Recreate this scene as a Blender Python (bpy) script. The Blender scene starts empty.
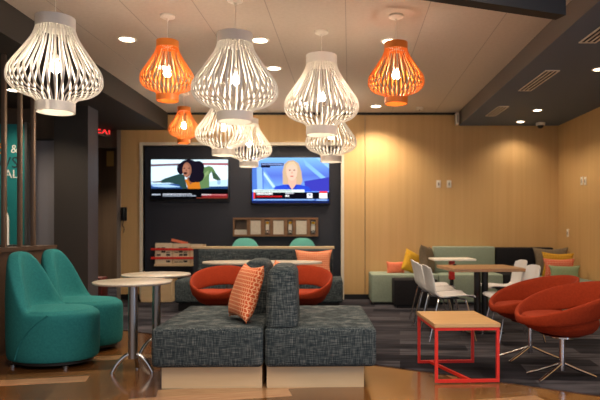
import bpy, bmesh, math, random
from mathutils import Vector, Matrix, Euler
random.seed(7)
PI = math.pi
S = bpy.context.scene
COL = S.collection
F = 580.0; VX = 330.0; HY = 230.0; CH = 1.13

# ---------------------------------------------------------------- camera
cam = bpy.data.cameras.new('camera'); camo = bpy.data.objects.new('camera', cam); COL.objects.link(camo)
camo.location = (0, 0, CH); camo.rotation_euler = (PI/2, 0, 0)
cam.sensor_width = 36; cam.lens = 36*F/600
cam.shift_x = (300-VX)/600; cam.shift_y = (HY-200)/600
cam.clip_start = .05; cam.clip_end = 60
cam.dof.use_dof = True; cam.dof.focus_distance = 4.15; cam.dof.aperture_fstop = 2.4
S.camera = camo
# ---------------------------------------------------------------- world, exposure
w = bpy.data.worlds.new('world'); S.world = w; w.use_nodes = True
w.node_tree.nodes['Background'].inputs[0].default_value = (.95, .95, 1, 1)
w.node_tree.nodes['Background'].inputs[1].default_value = .42
S.view_settings.view_transform = 'Standard'; S.view_settings.look = 'None'
S.view_settings.exposure = 0.55; S.view_settings.gamma = 1; S.view_settings.use_curve_mapping = False
WARM = (1, .80, .58)
def area(name, loc, rot, sx, sy, e, c):
    l = bpy.data.lights.new(name, 'AREA'); l.shape = 'RECTANGLE'; l.size = sx; l.size_y = sy; l.energy = e; l.color = c
    o = bpy.data.objects.new(name, l); COL.objects.link(o); o.location = loc; o.rotation_euler = rot; return o
# daylight entering through the glazed front, right of and behind the camera
area('front_daylight', (4.6, .8, 1.7), (math.radians(82), 0, math.radians(62)), 3.0, 2.2, 90, (.50, .70, 1))
area('overhead_fill', (.6, 2.2, 2.99), (0, 0, 0), 3.6, 1.6, 75, (1, .82, .62))  # added fill panel under the ceiling, not a fitting of the lobby

# ---------------------------------------------------------------- materials
def lin(h):
    h = h.lstrip('#'); v = [int(h[i:i+2], 16)/255 for i in (0, 2, 4)]
    return tuple(c/12.92 if c <= .04045 else ((c+.055)/1.055)**2.4 for c in v)+(1,)
def mat(name, c, rough=.6, metal=0, emit=0, spec=None, coat=0):
    m = bpy.data.materials.new(name); m.use_nodes = True
    b = m.node_tree.nodes['Principled BSDF']
    b.inputs['Base Color'].default_value = lin(c); b.inputs['Roughness'].default_value = rough
    b.inputs['Metallic'].default_value = metal
    if spec is not None: b.inputs['Specular IOR Level'].default_value = spec
    if coat: b.inputs['Coat Weight'].default_value = coat
    if emit:
        b.inputs['Emission Color'].default_value = lin(c); b.inputs['Emission Strength'].default_value = emit
    return m
def N(m, t, **k):
    n = m.node_tree.nodes.new(t)
    for a, v in k.items(): setattr(n, a, v)
    return n
def L(m, a, b): m.node_tree.links.new(a, b)
def ramp(m, fac, stops):
    r = N(m, 'ShaderNodeValToRGB'); el = r.color_ramp.elements
    while len(el) < len(stops): el.new(.5)
    for e, (p, c) in zip(el, stops): e.position = p; e.color = lin(c)
    L(m, fac, r.inputs[0]); return r
def coords(m, scale, rot=(0, 0, 0), kind='Object'):
    t = N(m, 'ShaderNodeTexCoord'); mp = N(m, 'ShaderNodeMapping')
    mp.inputs['Scale'].default_value = scale; mp.inputs['Rotation'].default_value = rot
    L(m, t.outputs[kind], mp.inputs['Vector']); return mp.outputs[0]
def bump(m, h, s=.3, d=.01):
    b = N(m, 'ShaderNodeBump'); b.inputs['Strength'].default_value = s; b.inputs['Distance'].default_value = d
    L(m, h, b.inputs['Height']); L(m, b.outputs[0], m.node_tree.nodes['Principled BSDF'].inputs['Normal'])
def noisy(name, c1, c2, scale=(8, 8, 8), rough=.6, detail=4, bs=0, ns=1.0, **k):
    m = mat(name, c1, rough, **k); n = N(m, 'ShaderNodeTexNoise'); n.inputs['Detail'].default_value = detail
    n.inputs['Scale'].default_value = ns
    L(m, coords(m, scale), n.inputs['Vector'])
    r = ramp(m, n.outputs[0], [(.32, c1), (.68, c2)])
    L(m, r.outputs[0], m.node_tree.nodes['Principled BSDF'].inputs['Base Color'])
    if bs: bump(m, n.outputs[0], bs, .004)
    return m
def tweed(name, dark, mid, light):
    m = mat(name, mid, .92, spec=.15)
    a = N(m, 'ShaderNodeTexNoise'); a.inputs['Scale'].default_value = 1; a.inputs['Detail'].default_value = 3
    L(m, coords(m, (13, 13, 190)), a.inputs['Vector'])
    b = N(m, 'ShaderNodeTexNoise'); b.inputs['Scale'].default_value = 1; b.inputs['Detail'].default_value = 3
    L(m, coords(m, (190, 190, 13)), b.inputs['Vector'])
    mx = N(m, 'ShaderNodeMath', operation='ADD'); L(m, a.outputs[0], mx.inputs[0]); L(m, b.outputs[0], mx.inputs[1])
    hv = N(m, 'ShaderNodeMath', operation='MULTIPLY'); hv.inputs[1].default_value = .5; L(m, mx.outputs[0], hv.inputs[0])
    r = ramp(m, hv.outputs[0], [(.38, dark), (.5, mid), (.64, light)])
    L(m, r.outputs[0], m.node_tree.nodes['Principled BSDF'].inputs['Base Color']); bump(m, hv.outputs[0], .35, .004)
    return m
def plain_fabric(name, c1, c2): return noisy(name, c1, c2, (60, 60, 60), .9, 5, .25, spec=.2)
def lattice(name, base, line, n=26, uv=True, mode='x'):
    # woven lattice pattern in the cloth, laid out on the cushion's own UVs
    m = mat(name, base, .9, spec=.15)
    v = coords(m, (n, n, 1), (0, 0, 0), 'UV')
    sep = N(m, 'ShaderNodeSeparateXYZ'); L(m, v, sep.inputs[0])
    def mth(op, a, b=None):
        q = N(m, 'ShaderNodeMath', operation=op)
        for i, z in enumerate((a, b)):
            if z is None: continue
            if isinstance(z, (int, float)): q.inputs[i].default_value = z
            else: L(m, z, q.inputs[i])
        return q.outputs[0]
    x, y = sep.outputs[0], sep.outputs[1]
    wob = mth('MULTIPLY', mth('SINE', mth('MULTIPLY', y, PI)), .22)
    fx = mth('ABSOLUTE', mth('SUBTRACT', mth('FRACT', mth('ADD', x, wob)), .5))
    fy = mth('ABSOLUTE', mth('SUBTRACT', mth('FRACT', mth('MULTIPLY', y, .8)), .5))
    k = mth('MINIMUM', fx, mth('ADD', fy, .04))
    r = ramp(m, k, [(.10, line), (.17, base)])
    L(m, r.outputs[0], m.node_tree.nodes['Principled BSDF'].inputs['Base Color']); bump(m, k, .2, .004)
    return m
def wood(name, c1, c2, c3, scale=(18, 18, .8), rough=.5, **k):
    m = mat(name, c1, rough, **k); n = N(m, 'ShaderNodeTexNoise'); n.inputs['Detail'].default_value = 5
    n.inputs['Scale'].default_value = 1
    L(m, coords(m, scale), n.inputs['Vector'])
    r = ramp(m, n.outputs[0], [(.25, c1), (.5, c2), (.78, c3)])
    L(m, r.outputs[0], m.node_tree.nodes['Principled BSDF'].inputs['Base Color']); return m

R_ = math.radians
M = {}
M['panel'] = wood('maple wall veneer', '#c7a06a', '#cca670', '#d2ac77', (16, 16, .5), .5)
M['ceil'] = noisy('ceiling tile', '#cabdb0', '#d0c3b6', (30, 30, 30), .95)
M['grid'] = mat('ceiling grid line', '#aca095', .8)
M['dark'] = mat('dark bulkhead paint', '#38332f', .7)
M['soffit'] = mat('blue grey soffit paint', '#56667f', .65)
M['soffit_face'] = mat('warm grey bulkhead paint', '#726963', .7)
M['black'] = mat('black paint', '#16161a', .6)
M['navy'] = mat('navy niche paint', '#1f222e', .55)
M['cream'] = mat('cream frame', '#d9d0bf', .5)
M['column'] = mat('dark column', '#2c2724', .55)
M['colside'] = mat('lighter column side', '#4a464c', .5)  # right face of the column, a lighter tone than its front
M['brown'] = wood('dark brown wall', '#4e3e33', '#594839', '#625040', (10, 10, .6), .6)
M['halfwall'] = wood('walnut half wall', '#3d2c22', '#4a3629', '#553f30', (10, 10, .6), .5)
M['bar'] = mat('bronze bar', '#85705f', .35, .6)
M['chrome'] = mat('chrome', '#d8dade', .18, 1)
M['steel'] = mat('brushed steel', '#a3a09e', .38, 1)
M['white'] = mat('white enamel', '#e9e2d6', .45)
M['white_in'] = mat('white slats', '#f2ece2', .5)
M['orange_l'] = mat('orange lacquer', '#f08a34', .4)
M['bulb'] = mat('lit bulb', '#fff0d8', .3, emit=105)
M['lens'] = mat('lit downlight lens', '#ffeed2', .3, emit=7)
M['teal'] = plain_fabric('teal wool', '#226d70', '#2a797a')
M['teal2'] = plain_fabric('light teal plastic', '#7fe0d3', '#8ae8dc')
M['orange_f'] = plain_fabric('burnt orange felt', '#84290e', '#8f3013')
M['tweed'] = tweed('grey blue tweed', '#1d262c', '#374146', '#6c7070')
M['lightwood'] = wood('pale ash plinth', '#d0b48c', '#d6bb94', '#dcc39e', (2, 14, 14), .5)
M['oak'] = wood('oak tabletop', '#b98f60', '#c59c6c', '#cfa878', (2, 16, 16), .35)
M['oak2'] = wood('brown tabletop', '#8e6846', '#9c7450', '#a9805a', (2, 16, 16), .3)
M['red'] = mat('red powder coat', '#d82c20', .4)
M['laminate'] = noisy('stone laminate', '#bdb2a2', '#c9bfb0', (40, 40, 40), .25)
M['mint'] = plain_fabric('mint vinyl', '#8d9a8a', '#97a494')
M['mint2'] = plain_fabric('sage grey vinyl', '#7d8a7c', '#869384')
M['blackv'] = plain_fabric('black vinyl', '#1c1b1f', '#232226')
M['shell'] = mat('pale grey plastic shell', '#d3d2d3', .35)
M['yellow'] = plain_fabric('mustard cloth', '#c99a2c', '#d5a738')
M['coral'] = plain_fabric('coral cloth', '#e0785a', '#ea8668')
M['taupe'] = plain_fabric('taupe plush', '#6a5d4c', '#7e705d')
M['sage'] = plain_fabric('sage cloth', '#7f8f6c', '#8c9c78')
M['patt'] = lattice('orange lattice cloth', '#cd5a34', '#f0bd96', 19)
M['patt2'] = lattice('yellow knitted cloth', '#a97820', '#d2a63c', 12)
M['patt3'] = lattice('red checked cloth', '#c8452a', '#dba184', 12)
M['plastic_b'] = mat('black plastic', '#131315', .35)
M['walnut'] = wood('walnut case', '#6a4a30', '#7a573a', '#876444', (3, 16, 16), .5)
M['paper'] = noisy('newsprint', '#eadabf', '#dbc6a6', (90, 3, 40), .9)
M['ink'] = mat('ink', '#3b3735', .9)
M['outlet'] = mat('white cover plate', '#e6e0d4', .4)
M['tealpanel'] = mat('teal display panel', '#1d7a7c', .5)
M['lgreyglass'] = mat('grey door panel', '#77757b', .3)
M['darkred'] = mat('dark red vinyl', '#5a1a18', .5)
M['white_p'] = mat('white print', '#e8e4dc', .6)
M['orange_p'] = mat('orange print', '#e08a2a', .6)
M['dark_p'] = mat('dark print', '#1b2a33', .6)
M['slot'] = mat('vent slot', '#2b2d33', .9)
M['ventw'] = mat('vent blade', '#ddd4c8', .5)
M['grey_t'] = mat('grey trim', '#8b8178', .5)

# carpet
m = mat('streaked carpet', '#3a3b42', .95, spec=.1); M['carpet'] = m
br = N(m, 'ShaderNodeTexBrick'); L(m, coords(m, (1, 1, 1), (0, 0, .12)), br.inputs['Vector'])
br.inputs['Scale'].default_value = 1; br.inputs['Brick Width'].default_value = 1.0; br.inputs['Row Height'].default_value = .25
br.inputs['Mortar Size'].default_value = 0; br.inputs['Color1'].default_value = lin('#1f1f28'); br.inputs['Color2'].default_value = lin('#5a5860')
br.offset = .37
no = N(m, 'ShaderNodeTexNoise'); no.inputs['Scale'].default_value = 1; no.inputs['Detail'].default_value = 5
L(m, coords(m, (2.2, 14, 1)), no.inputs['Vector'])
rp = ramp(m, no.outputs[0], [(.3, '#3d3d3d'), (.7, '#c0bebd')])
mx = N(m, 'ShaderNodeMix', data_type='RGBA', blend_type='OVERLAY'); mx.inputs[0].default_value = .8
L(m, br.outputs[0], mx.inputs[6]); L(m, rp.outputs[0], mx.inputs[7])
L(m, mx.outputs[2], m.node_tree.nodes['Principled BSDF'].inputs['Base Color'])
# plank floor: each plank carries its own tone
m = mat('plank floor', '#7a4e30', .2, spec=.7, coat=.35); M['planks'] = m
at = N(m, 'ShaderNodeAttribute', attribute_name='tone')
no = N(m, 'ShaderNodeTexNoise'); no.inputs['Scale'].default_value = 3; no.inputs['Detail'].default_value = 6
uvc = coords(m, (1.2, 16, 1), (0, 0, 0), 'UV'); L(m, uvc, no.inputs['Vector'])
rp = ramp(m, at.outputs['Fac'], [(0, '#5e3a22'), (.5, '#95602f'), (.8, '#ab7b4b'), (1, '#cfb787')])
rg = ramp(m, no.outputs[0], [(.3, '#6a6a6a'), (.7, '#959595')])
mx = N(m, 'ShaderNodeMix', data_type='RGBA', blend_type='OVERLAY'); mx.inputs[0].default_value = .9
L(m, rp.outputs[0], mx.inputs[6]); L(m, rg.outputs[0], mx.inputs[7])
L(m, mx.outputs[2], m.node_tree.nodes['Principled BSDF'].inputs['Base Color'])

# ---------------------------------------------------------------- helpers
def obj(name, bm, mt, parent=None, smooth=True, bevel=0, loc=None):
    bmesh.ops.recalc_face_normals(bm, faces=bm.faces[:])
    me = bpy.data.meshes.new(name); bm.to_mesh(me); bm.free()
    for q in (mt if isinstance(mt, (list, tuple)) else [mt]): me.materials.append(q)
    if smooth:
        for p in me.polygons: p.use_smooth = True
        try: me.set_sharp_from_angle(angle=math.radians(38))
        except Exception: pass
    o = bpy.data.objects.new(name, me); COL.objects.link(o)
    if loc is not None: o.location = loc
    if parent: o.parent = parent
    if bevel:
        b = o.modifiers.new('bevel', 'BEVEL'); b.width = bevel; b.segments = 3; b.limit_method = 'ANGLE'; b.angle_limit = math.radians(50)
        for p in me.polygons: p.use_smooth = True
        wn = o.modifiers.new('wn', 'WEIGHTED_NORMAL'); wn.keep_sharp = False
        if hasattr(me, 'set_sharp_from_angle'):
            a = me.attributes.get('sharp_edge')
            if a: me.attributes.remove(a)
    return o
def thing(name, label, cat, loc=(0, 0, 0), rz=0, group=None):
    o = bpy.data.objects.new(name, None); COL.objects.link(o); o.empty_display_size = .1
    o.location = loc; o.rotation_euler = (0, 0, rz); o['label'] = label; o['category'] = cat
    if group: o['group'] = group
    return o
def tag(o, label, cat, group=None):
    o['label'] = label; o['category'] = cat
    if group: o['group'] = group
    return o
def struct(name, bm, mt, parent=None, smooth=False, **k):
    o = obj(name, bm, mt, parent, smooth, **k)
    if not parent: o['kind'] = 'structure'
    return o
def dup(root, loc, rz, label, name=None):
    r = root.copy(); COL.objects.link(r); r.location = loc; r.rotation_euler = (0, 0, rz); r['label'] = label
    for ch in list(root.children):
        c = ch.copy(); COL.objects.link(c); c.parent = r
        for g in ch.children:
            d = g.copy(); COL.objects.link(d); d.parent = c
    return r
def B(): return bmesh.new()
def mi(bm, fs, i):
    for f in fs: f.material_index = i
def box(bm, x0, x1, y0, y1, z0, z1, i=0, mtx=None):
    vs = [bm.verts.new((x, y, z)) for x in (x0, x1) for y in (y0, y1) for z in (z0, z1)]
    if mtx is not None:
        for v in vs: v.co = mtx @ v.co
    for q in ((0, 1, 3, 2), (4, 6, 7, 5), (0, 4, 5, 1), (2, 3, 7, 6), (0, 2, 6, 4), (1, 5, 7, 3)):
        f = bm.faces.new([vs[k] for k in q]); f.material_index = i
    return vs
def rbox(bm, x0, x1, y0, y1, z0, z1, r=.03, seg=3, i=0):
    t = B(); box(t, x0, x1, y0, y1, z0, z1, i)
    bmesh.ops.bevel(t, geom=t.edges[:], offset=r, segments=seg, affect='EDGES', profile=.5)
    join(bm, t)
def join(bm, t, mtx=None):
    me = bpy.data.meshes.new('t'); t.to_mesh(me); t.free()
    if mtx is not None: me.transform(mtx)
    bm.from_mesh(me); bpy.data.meshes.remove(me)
def prism(bm, pts, z0, z1, i=0):
    a = [bm.verts.new((x, y, z0)) for x, y in pts]; b = [bm.verts.new((x, y, z1)) for x, y in pts]
    n = len(pts); fs = [bm.faces.new(a[::-1]), bm.faces.new(b)]
    for k in range(n): fs.append(bm.faces.new((a[k], a[(k+1) % n], b[(k+1) % n], b[k])))
    mi(bm, fs, i)
def lathe(bm, prof, seg=32, c=(0, 0, 0), cap0=True, cap1=True, ax=1, ay=1, i=0):
    rings = []
    for r, z in prof:
        rings.append([bm.verts.new((c[0]+r*ax*math.cos(2*PI*k/seg), c[1]+r*ay*math.sin(2*PI*k/seg), c[2]+z)) for k in range(seg)])
    for a, b in zip(rings, rings[1:]):
        for k in range(seg):
            f = bm.faces.new((a[k], a[(k+1) % seg], b[(k+1) % seg], b[k])); f.material_index = i
    if cap0: bm.faces.new(rings[0][::-1]).material_index = i
    if cap1: bm.faces.new(rings[-1]).material_index = i
def tube(bm, pts, r, seg=10, closed=False, i=0, flat=1.0):
    pts = [Vector(p) for p in pts]; n = len(pts); rings = []; prev = None
    for k, p in enumerate(pts):
        if closed: d = pts[(k+1) % n]-pts[k-1]
        else: d = pts[min(k+1, n-1)]-pts[max(k-1, 0)]
        d.normalize()
        up = Vector((0, 0, 1)) if abs(d.z) < .9 else Vector((1, 0, 0))
        if prev is not None: up = prev
        s = d.cross(up)
        if s.length < 1e-5: s = d.cross(Vector((0, 1, 0)))
        s.normalize(); u = s.cross(d).normalized(); prev = u
        rr = r[k] if isinstance(r, (list, tuple)) else r
        rings.append([bm.verts.new(p+s*rr*math.cos(2*PI*j/seg)+u*rr*flat*math.sin(2*PI*j/seg)) for j in range(seg)])
    rng = range(n if closed else n-1)
    for k in rng:
        a, b = rings[k], rings[(k+1) % n]
        for j in range(seg): bm.faces.new((a[j], a[(j+1) % seg], b[(j+1) % seg], b[j])).material_index = i
    if not closed:
        bm.faces.new(rings[0][::-1]).material_index = i; bm.faces.new(rings[-1]).material_index = i
def smoothpts(pts, n=6):
    P = [Vector(p) for p in pts]; out = []
    for k in range(len(P)-1):
        p0 = P[max(k-1, 0)]; p1 = P[k]; p2 = P[k+1]; p3 = P[min(k+2, len(P)-1)]
        for j in range(n):
            t = j/n
            out.append(.5*((2*p1)+(p2-p0)*t+(2*p0-5*p1+4*p2-p3)*t*t+(3*p1-p0-3*p2+p3)*t**3))
    out.append(P[-1]); return out
def pillow(bm, W, H, T, n=18, droop=0):
    uv = bm.loops.layers.uv.new('UVMap'); G = []
    for s in (1, -1):
        g = []
        for a in range(n+1):
            row = []
            for b in range(n+1):
                u = -1+2*a/n; v = -1+2*b/n
                h = ((1-abs(u)**3)*(1-abs(v)**3))**.55 if abs(u) < 1 and abs(v) < 1 else 0
                pin = 1-.10*(1-abs(u))*abs(v)**6; pin2 = 1-.10*(1-abs(v))*abs(u)**6
                x = u*W/2*pin2; z = v*H/2*pin
                x *= 1-.07*(1-abs(v)**2)*abs(u)**8*1; z *= 1-.07*(1-abs(u)**2)*abs(v)**8
                wr = .02*math.sin(5*u+3*v)*h*T
                row.append((x, s*(h*T/2+wr), z, u, v))
            g.append(row)
        G.append(g)
    vm = {}
    def gv(s, a, b):
        e = a in (0, n) or b in (0, n)
        k = (0 if e else s, a, b)
        if k not in vm:
            x, y, z, u, v = G[s][a][b]; vm[k] = bm.verts.new((x, y, z))
        return vm[k]
    for s in (0, 1):
        for a in range(n):
            for b in range(n):
                idx = [(a, b), (a+1, b), (a+1, b+1), (a, b+1)]
                if s: idx = idx[::-1]
                f = bm.faces.new([gv(s, *q) for q in idx])
                for lp, q in zip(f.loops, idx): lp[uv].uv = (q[0]/n, q[1]/n)
def X(px, s): return (px-VX)/s
def Y(s): return F/s
def Z(py, s): return CH+(HY-py)/s
def textmesh(txt, size, mtx, bm, i=0, ext=.001):
    c = bpy.data.curves.new('t', 'FONT'); c.body = txt; c.size = size; c.extrude = ext; c.resolution_u = 2
    o = bpy.data.objects.new('t', c); COL.objects.link(o)
    dg = bpy.context.evaluated_depsgraph_get(); me = bpy.data.meshes.new_from_object(o.evaluated_get(dg))
    me.transform(mtx); n0 = len(bm.faces); bm.from_mesh(me); bm.faces.ensure_lookup_table()
    for f in bm.faces[n0:]: f.material_index = i
    bpy.data.objects.remove(o); bpy.data.curves.remove(c); bpy.data.meshes.remove(me)
UP = Matrix.Rotation(PI/2, 4, 'X')      # text standing up, facing -Y

# ================================================================ ROOM
CZ = 3.03; LZ = 2.75; RZ = 2.82; BY = 9.40; RX = 3.70
# plank floor (herringbone along the carpet edge)
bm = B(); lay = bm.faces.layers.float.new('tone'); uv = bm.loops.layers.uv.new('UVMap')
PW, PL = .18, 1.08
th = math.radians(13)
rt = Matrix.Rotation(th, 2)
def plank(x0, y0, x1, y1, horiz):
    cs = [rt @ Vector(p) for p in ((x0, y0), (x1, y0), (x1, y1), (x0, y1))]
    cs = [Vector((c.x-.5, c.y+5)) for c in cs]
    if all(c.x < -6 or c.x > 5.5 or c.y < -2.5 or c.y > 10.5 for c in cs): return
    f = bm.faces.new([bm.verts.new((c.x, c.y, 0)) for c in cs])
    f[lay] = min(1, max(0, random.choice((.2, .4, .55, .7, .97, 1.0) if horiz else (.15, .3, .4, .5, .6))+random.uniform(-.06, .06)))
    o = random.random()*20
    q = [(0, 0), (1, 0), (1, .17), (0, .17)] if horiz else [(0, 0), (0, .17), (1, .17), (1, 0)]
    for lp, a in zip(f.loops, q): lp[uv].uv = (a[0]*1.5+o, a[1]*1.5+o)
nn = int(PL/PW)
for k in range(-60, 60):
    for j in range(-14, 14):
        # standard herringbone: staircase of horizontal and vertical planks
        ox = k*PW+j*PL; oy = k*PW-j*PL
        plank(ox, oy, ox+PL, oy+PW, True)
        plank(ox+PL, oy+PW-PL, ox+PL+PW, oy+PW, False)
me = bpy.data.meshes.new('floor')
box(bm, -6, 5.5, -2.5, 12, -.1, -.004)
bm.to_mesh(me); bm.free()
me.materials.append(M['planks'])
fl = bpy.data.objects.new('floor', me); COL.objects.link(fl); fl['kind'] = 'structure'
# carpet, laid on the far side of the diagonal edge
def edge(x): return 4.85-.62*(x-.385)
bm = B(); prism(bm, [(-6, edge(-6)), (RX, edge(RX)), (RX, BY), (-3.39, BY), (-3.39, 12), (-6, 12)], .0, .008)
struct('floor_carpet', bm, M['carpet'])
# ceilings
bm = B(); prism(bm, [(-2.78, 4.0), (.73-.35, 4.0+.0), (2.0, 4.0), (2.07, BY), (-2.63, BY)], CZ, CZ+.12)
ceil = struct('ceiling', bm, M['ceil'])
bm = B(); prism(bm, [(-2.85, -2.5), (2.0, -2.5), (2.0, 4.0), (-2.78, 4.0)], CZ, CZ+.12)
struct('ceiling_front', bm, M['ceil'])
# ceiling grid: joints running away from the camera, slightly turned like the tiles
bm = B()
for i, xg in enumerate([-2.2, -1.6, -1.0, -.4, .27, .98, 1.68]):
    x1 = xg; x0 = xg-.034*(-1)*0
    a = xg*1.0; dx = .034*(BY-3)
    box(bm, -.004, .004, 0, BY-2.6, 0, .012, 0, Matrix.Translation((a-dx*1.0, 2.6, CZ-.001)) @ Matrix.Rotation(-math.radians(1.95), 4, 'Z'))
struct('trim_1', bm, M['grid'])
# left bulkhead and lowered dark ceiling
bm = B(); prism(bm, [(-6, -2.5), (-2.80, -2.5), (-2.63, BY), (-6, BY)], LZ, CZ+.12)
struct('ceiling_left', bm, M['dark'])
# corridor
bm = B(); prism(bm, [(-6, BY), (-3.39, BY), (-3.39, 12), (-6, 12)], LZ-.0, CZ+.12); struct('ceiling_corridor', bm, M['dark'])
bm = B(); box(bm, -6, -3.2, 11.6, 11.7, 0, LZ); struct('wall_corridor', bm, M['brown'])
# right soffit
bm = B(); prism(bm, [(1.85, -2.5), (RX, -2.5), (RX, BY), (2.09, BY)], RZ, CZ+.12)
so = struct('ceiling_right', bm, [M['soffit'], M['soffit_face']])
for p in so.data.polygons:
    if abs(p.normal.z) < .5: p.material_index = 1
# back wall with niche : left piece, over, right piece
NX0, NX1 = X(143, 61.7), X(341, 61.7); NZ1 = Z(145.5, 61.7)
bm = B()
box(bm, X(121, 61.7), NX0, BY, BY+.2, 0, CZ+.12)
box(bm, NX1, RX+.2, BY, BY+.2, 0, CZ+.12)
box(bm, NX0, NX1, BY, BY+.2, NZ1, CZ+.12)
struct('wall_back', bm, M['panel'])
bm = B(); box(bm, NX0, NX1, BY+.10, BY+.2, 0, NZ1); struct('wall_niche', bm, M['navy'])
bm = B()
box(bm, NX0-.05, NX0, BY-.02, BY+.1, .0, NZ1+.05); box(bm, NX1, NX1+.05, BY-.02, BY+.1, 0, NZ1+.05)
box(bm, NX0, NX1, BY-.02, BY+.1, NZ1, NZ1+.05)
struct('trim_2', bm, M['cream'])
bm = B()
for px in (365, 372.5): box(bm, X(365, 61.7)-.004, X(365, 61.7)+.004, BY-.003, BY, .09, CZ)
struct('trim_3', bm, M['grid'])
bm = B(); box(bm, X(168, 61.7), 2.06, BY-.02, BY, CZ-.035, CZ); struct('trim_4', bm, M['black'])
bm = B(); box(bm, NX1+.05, RX, BY-.015, BY, 0, .09); struct('baseboard_back', bm, M['plastic_b'])
bm = B(); box(bm, X(121, 61.7), NX0-.05, BY-.015, BY, 0, .09); struct('baseboard_back_left', bm, M['plastic_b'])
# right wall
bm = B(); box(bm, RX, RX+.15, 1.5, BY, 0, CZ+.12); struct('wall_right', bm, M['panel'])
bm = B(); box(bm, RX-.015, RX, 1.5, BY-.015, 0, .09); struct('baseboard_right', bm, M['plastic_b'])
# corridor header + frame
xl = X(121, 61.7)
bm = B(); box(bm, -4.9, xl-.06, BY+.05, BY+.13, Z(147, 61.7), LZ); struct('wall_header', bm, M['brown'])
bm = B(); box(bm, xl-.06, xl, BY-.02, BY+.2, 0, LZ); struct('trim_5', bm, M['grey_t'])
# column
bm = B(); cx0, cx1 = X(54, 76.8), X(88, 76.8)
prism(bm, [(cx0, Y(76.8)), (cx1, Y(76.8)), (cx1, Y(76.8)+.33), (cx0, Y(76.8)+.33)], 0, LZ)
c = struct('wall_column', bm, [M['column'], M['colside']])
for p in c.data.polygons:
    if p.normal.x > .5: p.material_index = 1
# far-left wall with a door
bm = B(); box(bm, -6, cx0, 7.75, 7.85, 0, LZ); struct('wall_left_rear', bm, M['brown'])
bm = B(); box(bm, -6.1, -6, -2.5, 12, 0, LZ); struct('wall_left', bm, M['brown'])
d = bpy.data.objects.new('door_1', None); COL.objects.link(d); d['kind'] = 'structure'; d.location = (X(44, 76), 7.72, 0)
bm = B(); box(bm, -.24, .16, -.03, .03, .02, Z(140, 76)); struct('door_panel', bm, M['lgreyglass'], d)
bm = B(); box(bm, -.30, -.24, -.04, .03, 0, Z(138, 76)); box(bm, .16, .2, -.04, .03, 0, Z(138, 76)); box(bm, -.24, .16, -.04, .03, Z(140, 76), Z(138, 76))
struct('door_frame', bm, M['column'], d)
bm = B(); tube(bm, smoothpts([(-.27, -.04, Z(186, 76)), (-.27, -.09, Z(189, 76)), (-.27, -.09, Z(202, 76)), (-.27, -.04, Z(205, 76))]), .018)
struct('door_handle', bm, M['plastic_b'], d)
# half wall on the left, running away from the camera, with bars up to the ceiling
HW = -2.95
bm = B(); box(bm, HW-.12, HW, 2.4, 6.2, 0, .93); struct('wall_half', bm, M['halfwall'])
bm = B(); box(bm, HW-.14, HW+.02, 2.4, 6.22, .93, .97); struct('trim_6', bm, M['halfwall'])
for yb, lab in ((5.355, 'bronze divider bar on the walnut half wall, at the left edge of the photo'),
                (5.63, 'bronze divider bar on the walnut half wall, middle one, just right of the poster lettering'),
                (5.88, 'bronze divider bar on the walnut half wall, last one, nearest the grey door')):
    bm = B(); rbox(bm, HW-.08, HW-.04, yb-.02, yb+.02, .97, LZ, .006, 2)
    tag(obj('divider_bar', bm, M['bar']), lab, 'bar', 'bars of the left divider')
# diagonal black beam at the near ceiling
bm = B()
p0 = Vector((1.58, 4.06)); p1 = Vector((-2.6, 2.58)); dr = (p1-p0).normalized(); nr = Vector((dr.y, -dr.x))
if nr.y > 0: nr = -nr
prism(bm, [tuple(p0), tuple(p1), tuple(p1+nr*.1), tuple(p0+nr*.1)], 2.6, CZ-.001)
struct('ceiling_beam', bm, M['black'])

# ================================================================ LIGHT FITTINGS
def spot(parent, e, size=2.3, z=-.02, c=WARM, blend=.7):
    l = bpy.data.lights.new('lamp', 'SPOT'); l.energy = e; l.color = c; l.spot_size = size; l.spot_blend = blend; l.shadow_soft_size = .06
    o = bpy.data.objects.new('lamp', l); COL.objects.link(o); o.parent = parent; o.location = (0, 0, z)
def downlight(x, y, z, label, e, trim='white', r=.075):
    t = thing('ceiling_downlight', label, 'downlight', (x, y, z), 0, 'recessed ceiling downlights')
    bm = B(); lathe(bm, [(r, 0), (r+.02, 0), (r+.02, -.006), (r, -.008), (r, 0)], 28, cap0=False, cap1=False); obj('trim_ring', bm, M[trim], t)
    bm = B(); lathe(bm, [(r, -.001), (r*.9, -.004), (.01, -.006)], 28); obj('lens', bm, M['lens'], t)
    spot(t, e); return t
DE = 62
for px, py, lab, e in [
    (127, 39, 'round downlight between the leftmost white lantern and the large orange one', DE),
    (260, 40, 'round downlight just right of the largest central white lantern neck', DE),
    (274, 68, 'round downlight behind the right shoulder of the central white lantern', DE),
    (390, 41, 'round downlight beside the cord of the right orange lantern', DE),
    (376, 106, 'round downlight near the wood wall, below left of the right orange lantern', DE*2.0),
    (163, 67, 'round downlight seen through the slats of the left orange lantern', DE)]:
    s = (HY-py)/(CZ-CH); downlight(X(px, s), Y(s), CZ, lab, e)
for x, y in ((-1.5, 8.7), (-.4, 8.7)):  # wall washers added to brighten the back wall, hidden by the lanterns
    downlight(x, y, CZ, 'added round downlight washing the wood back wall, hidden behind the lanterns', DE*.8)
for x, y in ((-2.0, 3.4), (-.6, 3.2), (.8, 3.2), (-.7, 1.2), (1.0, 1.0)):  # unseen downlights added to light the foreground
    downlight(x, y, CZ, 'added round downlight out of view, lighting the near part of the lounge', DE*.9)
for px, py, lab, e in [
    (537.5, 110, 'round downlight in the grey soffit left of the dome camera', DE*.7),
    (520.5, 121.5, 'farthest round downlight in the grey soffit, near the back wall', DE*.35),
    (599, 69, 'round downlight in the grey soffit at the right edge of the photo', DE*.8)]:
    s = (HY-py)/(RZ-CH); downlight(X(px, s), Y(s), RZ, lab, e, r=.055)
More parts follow.
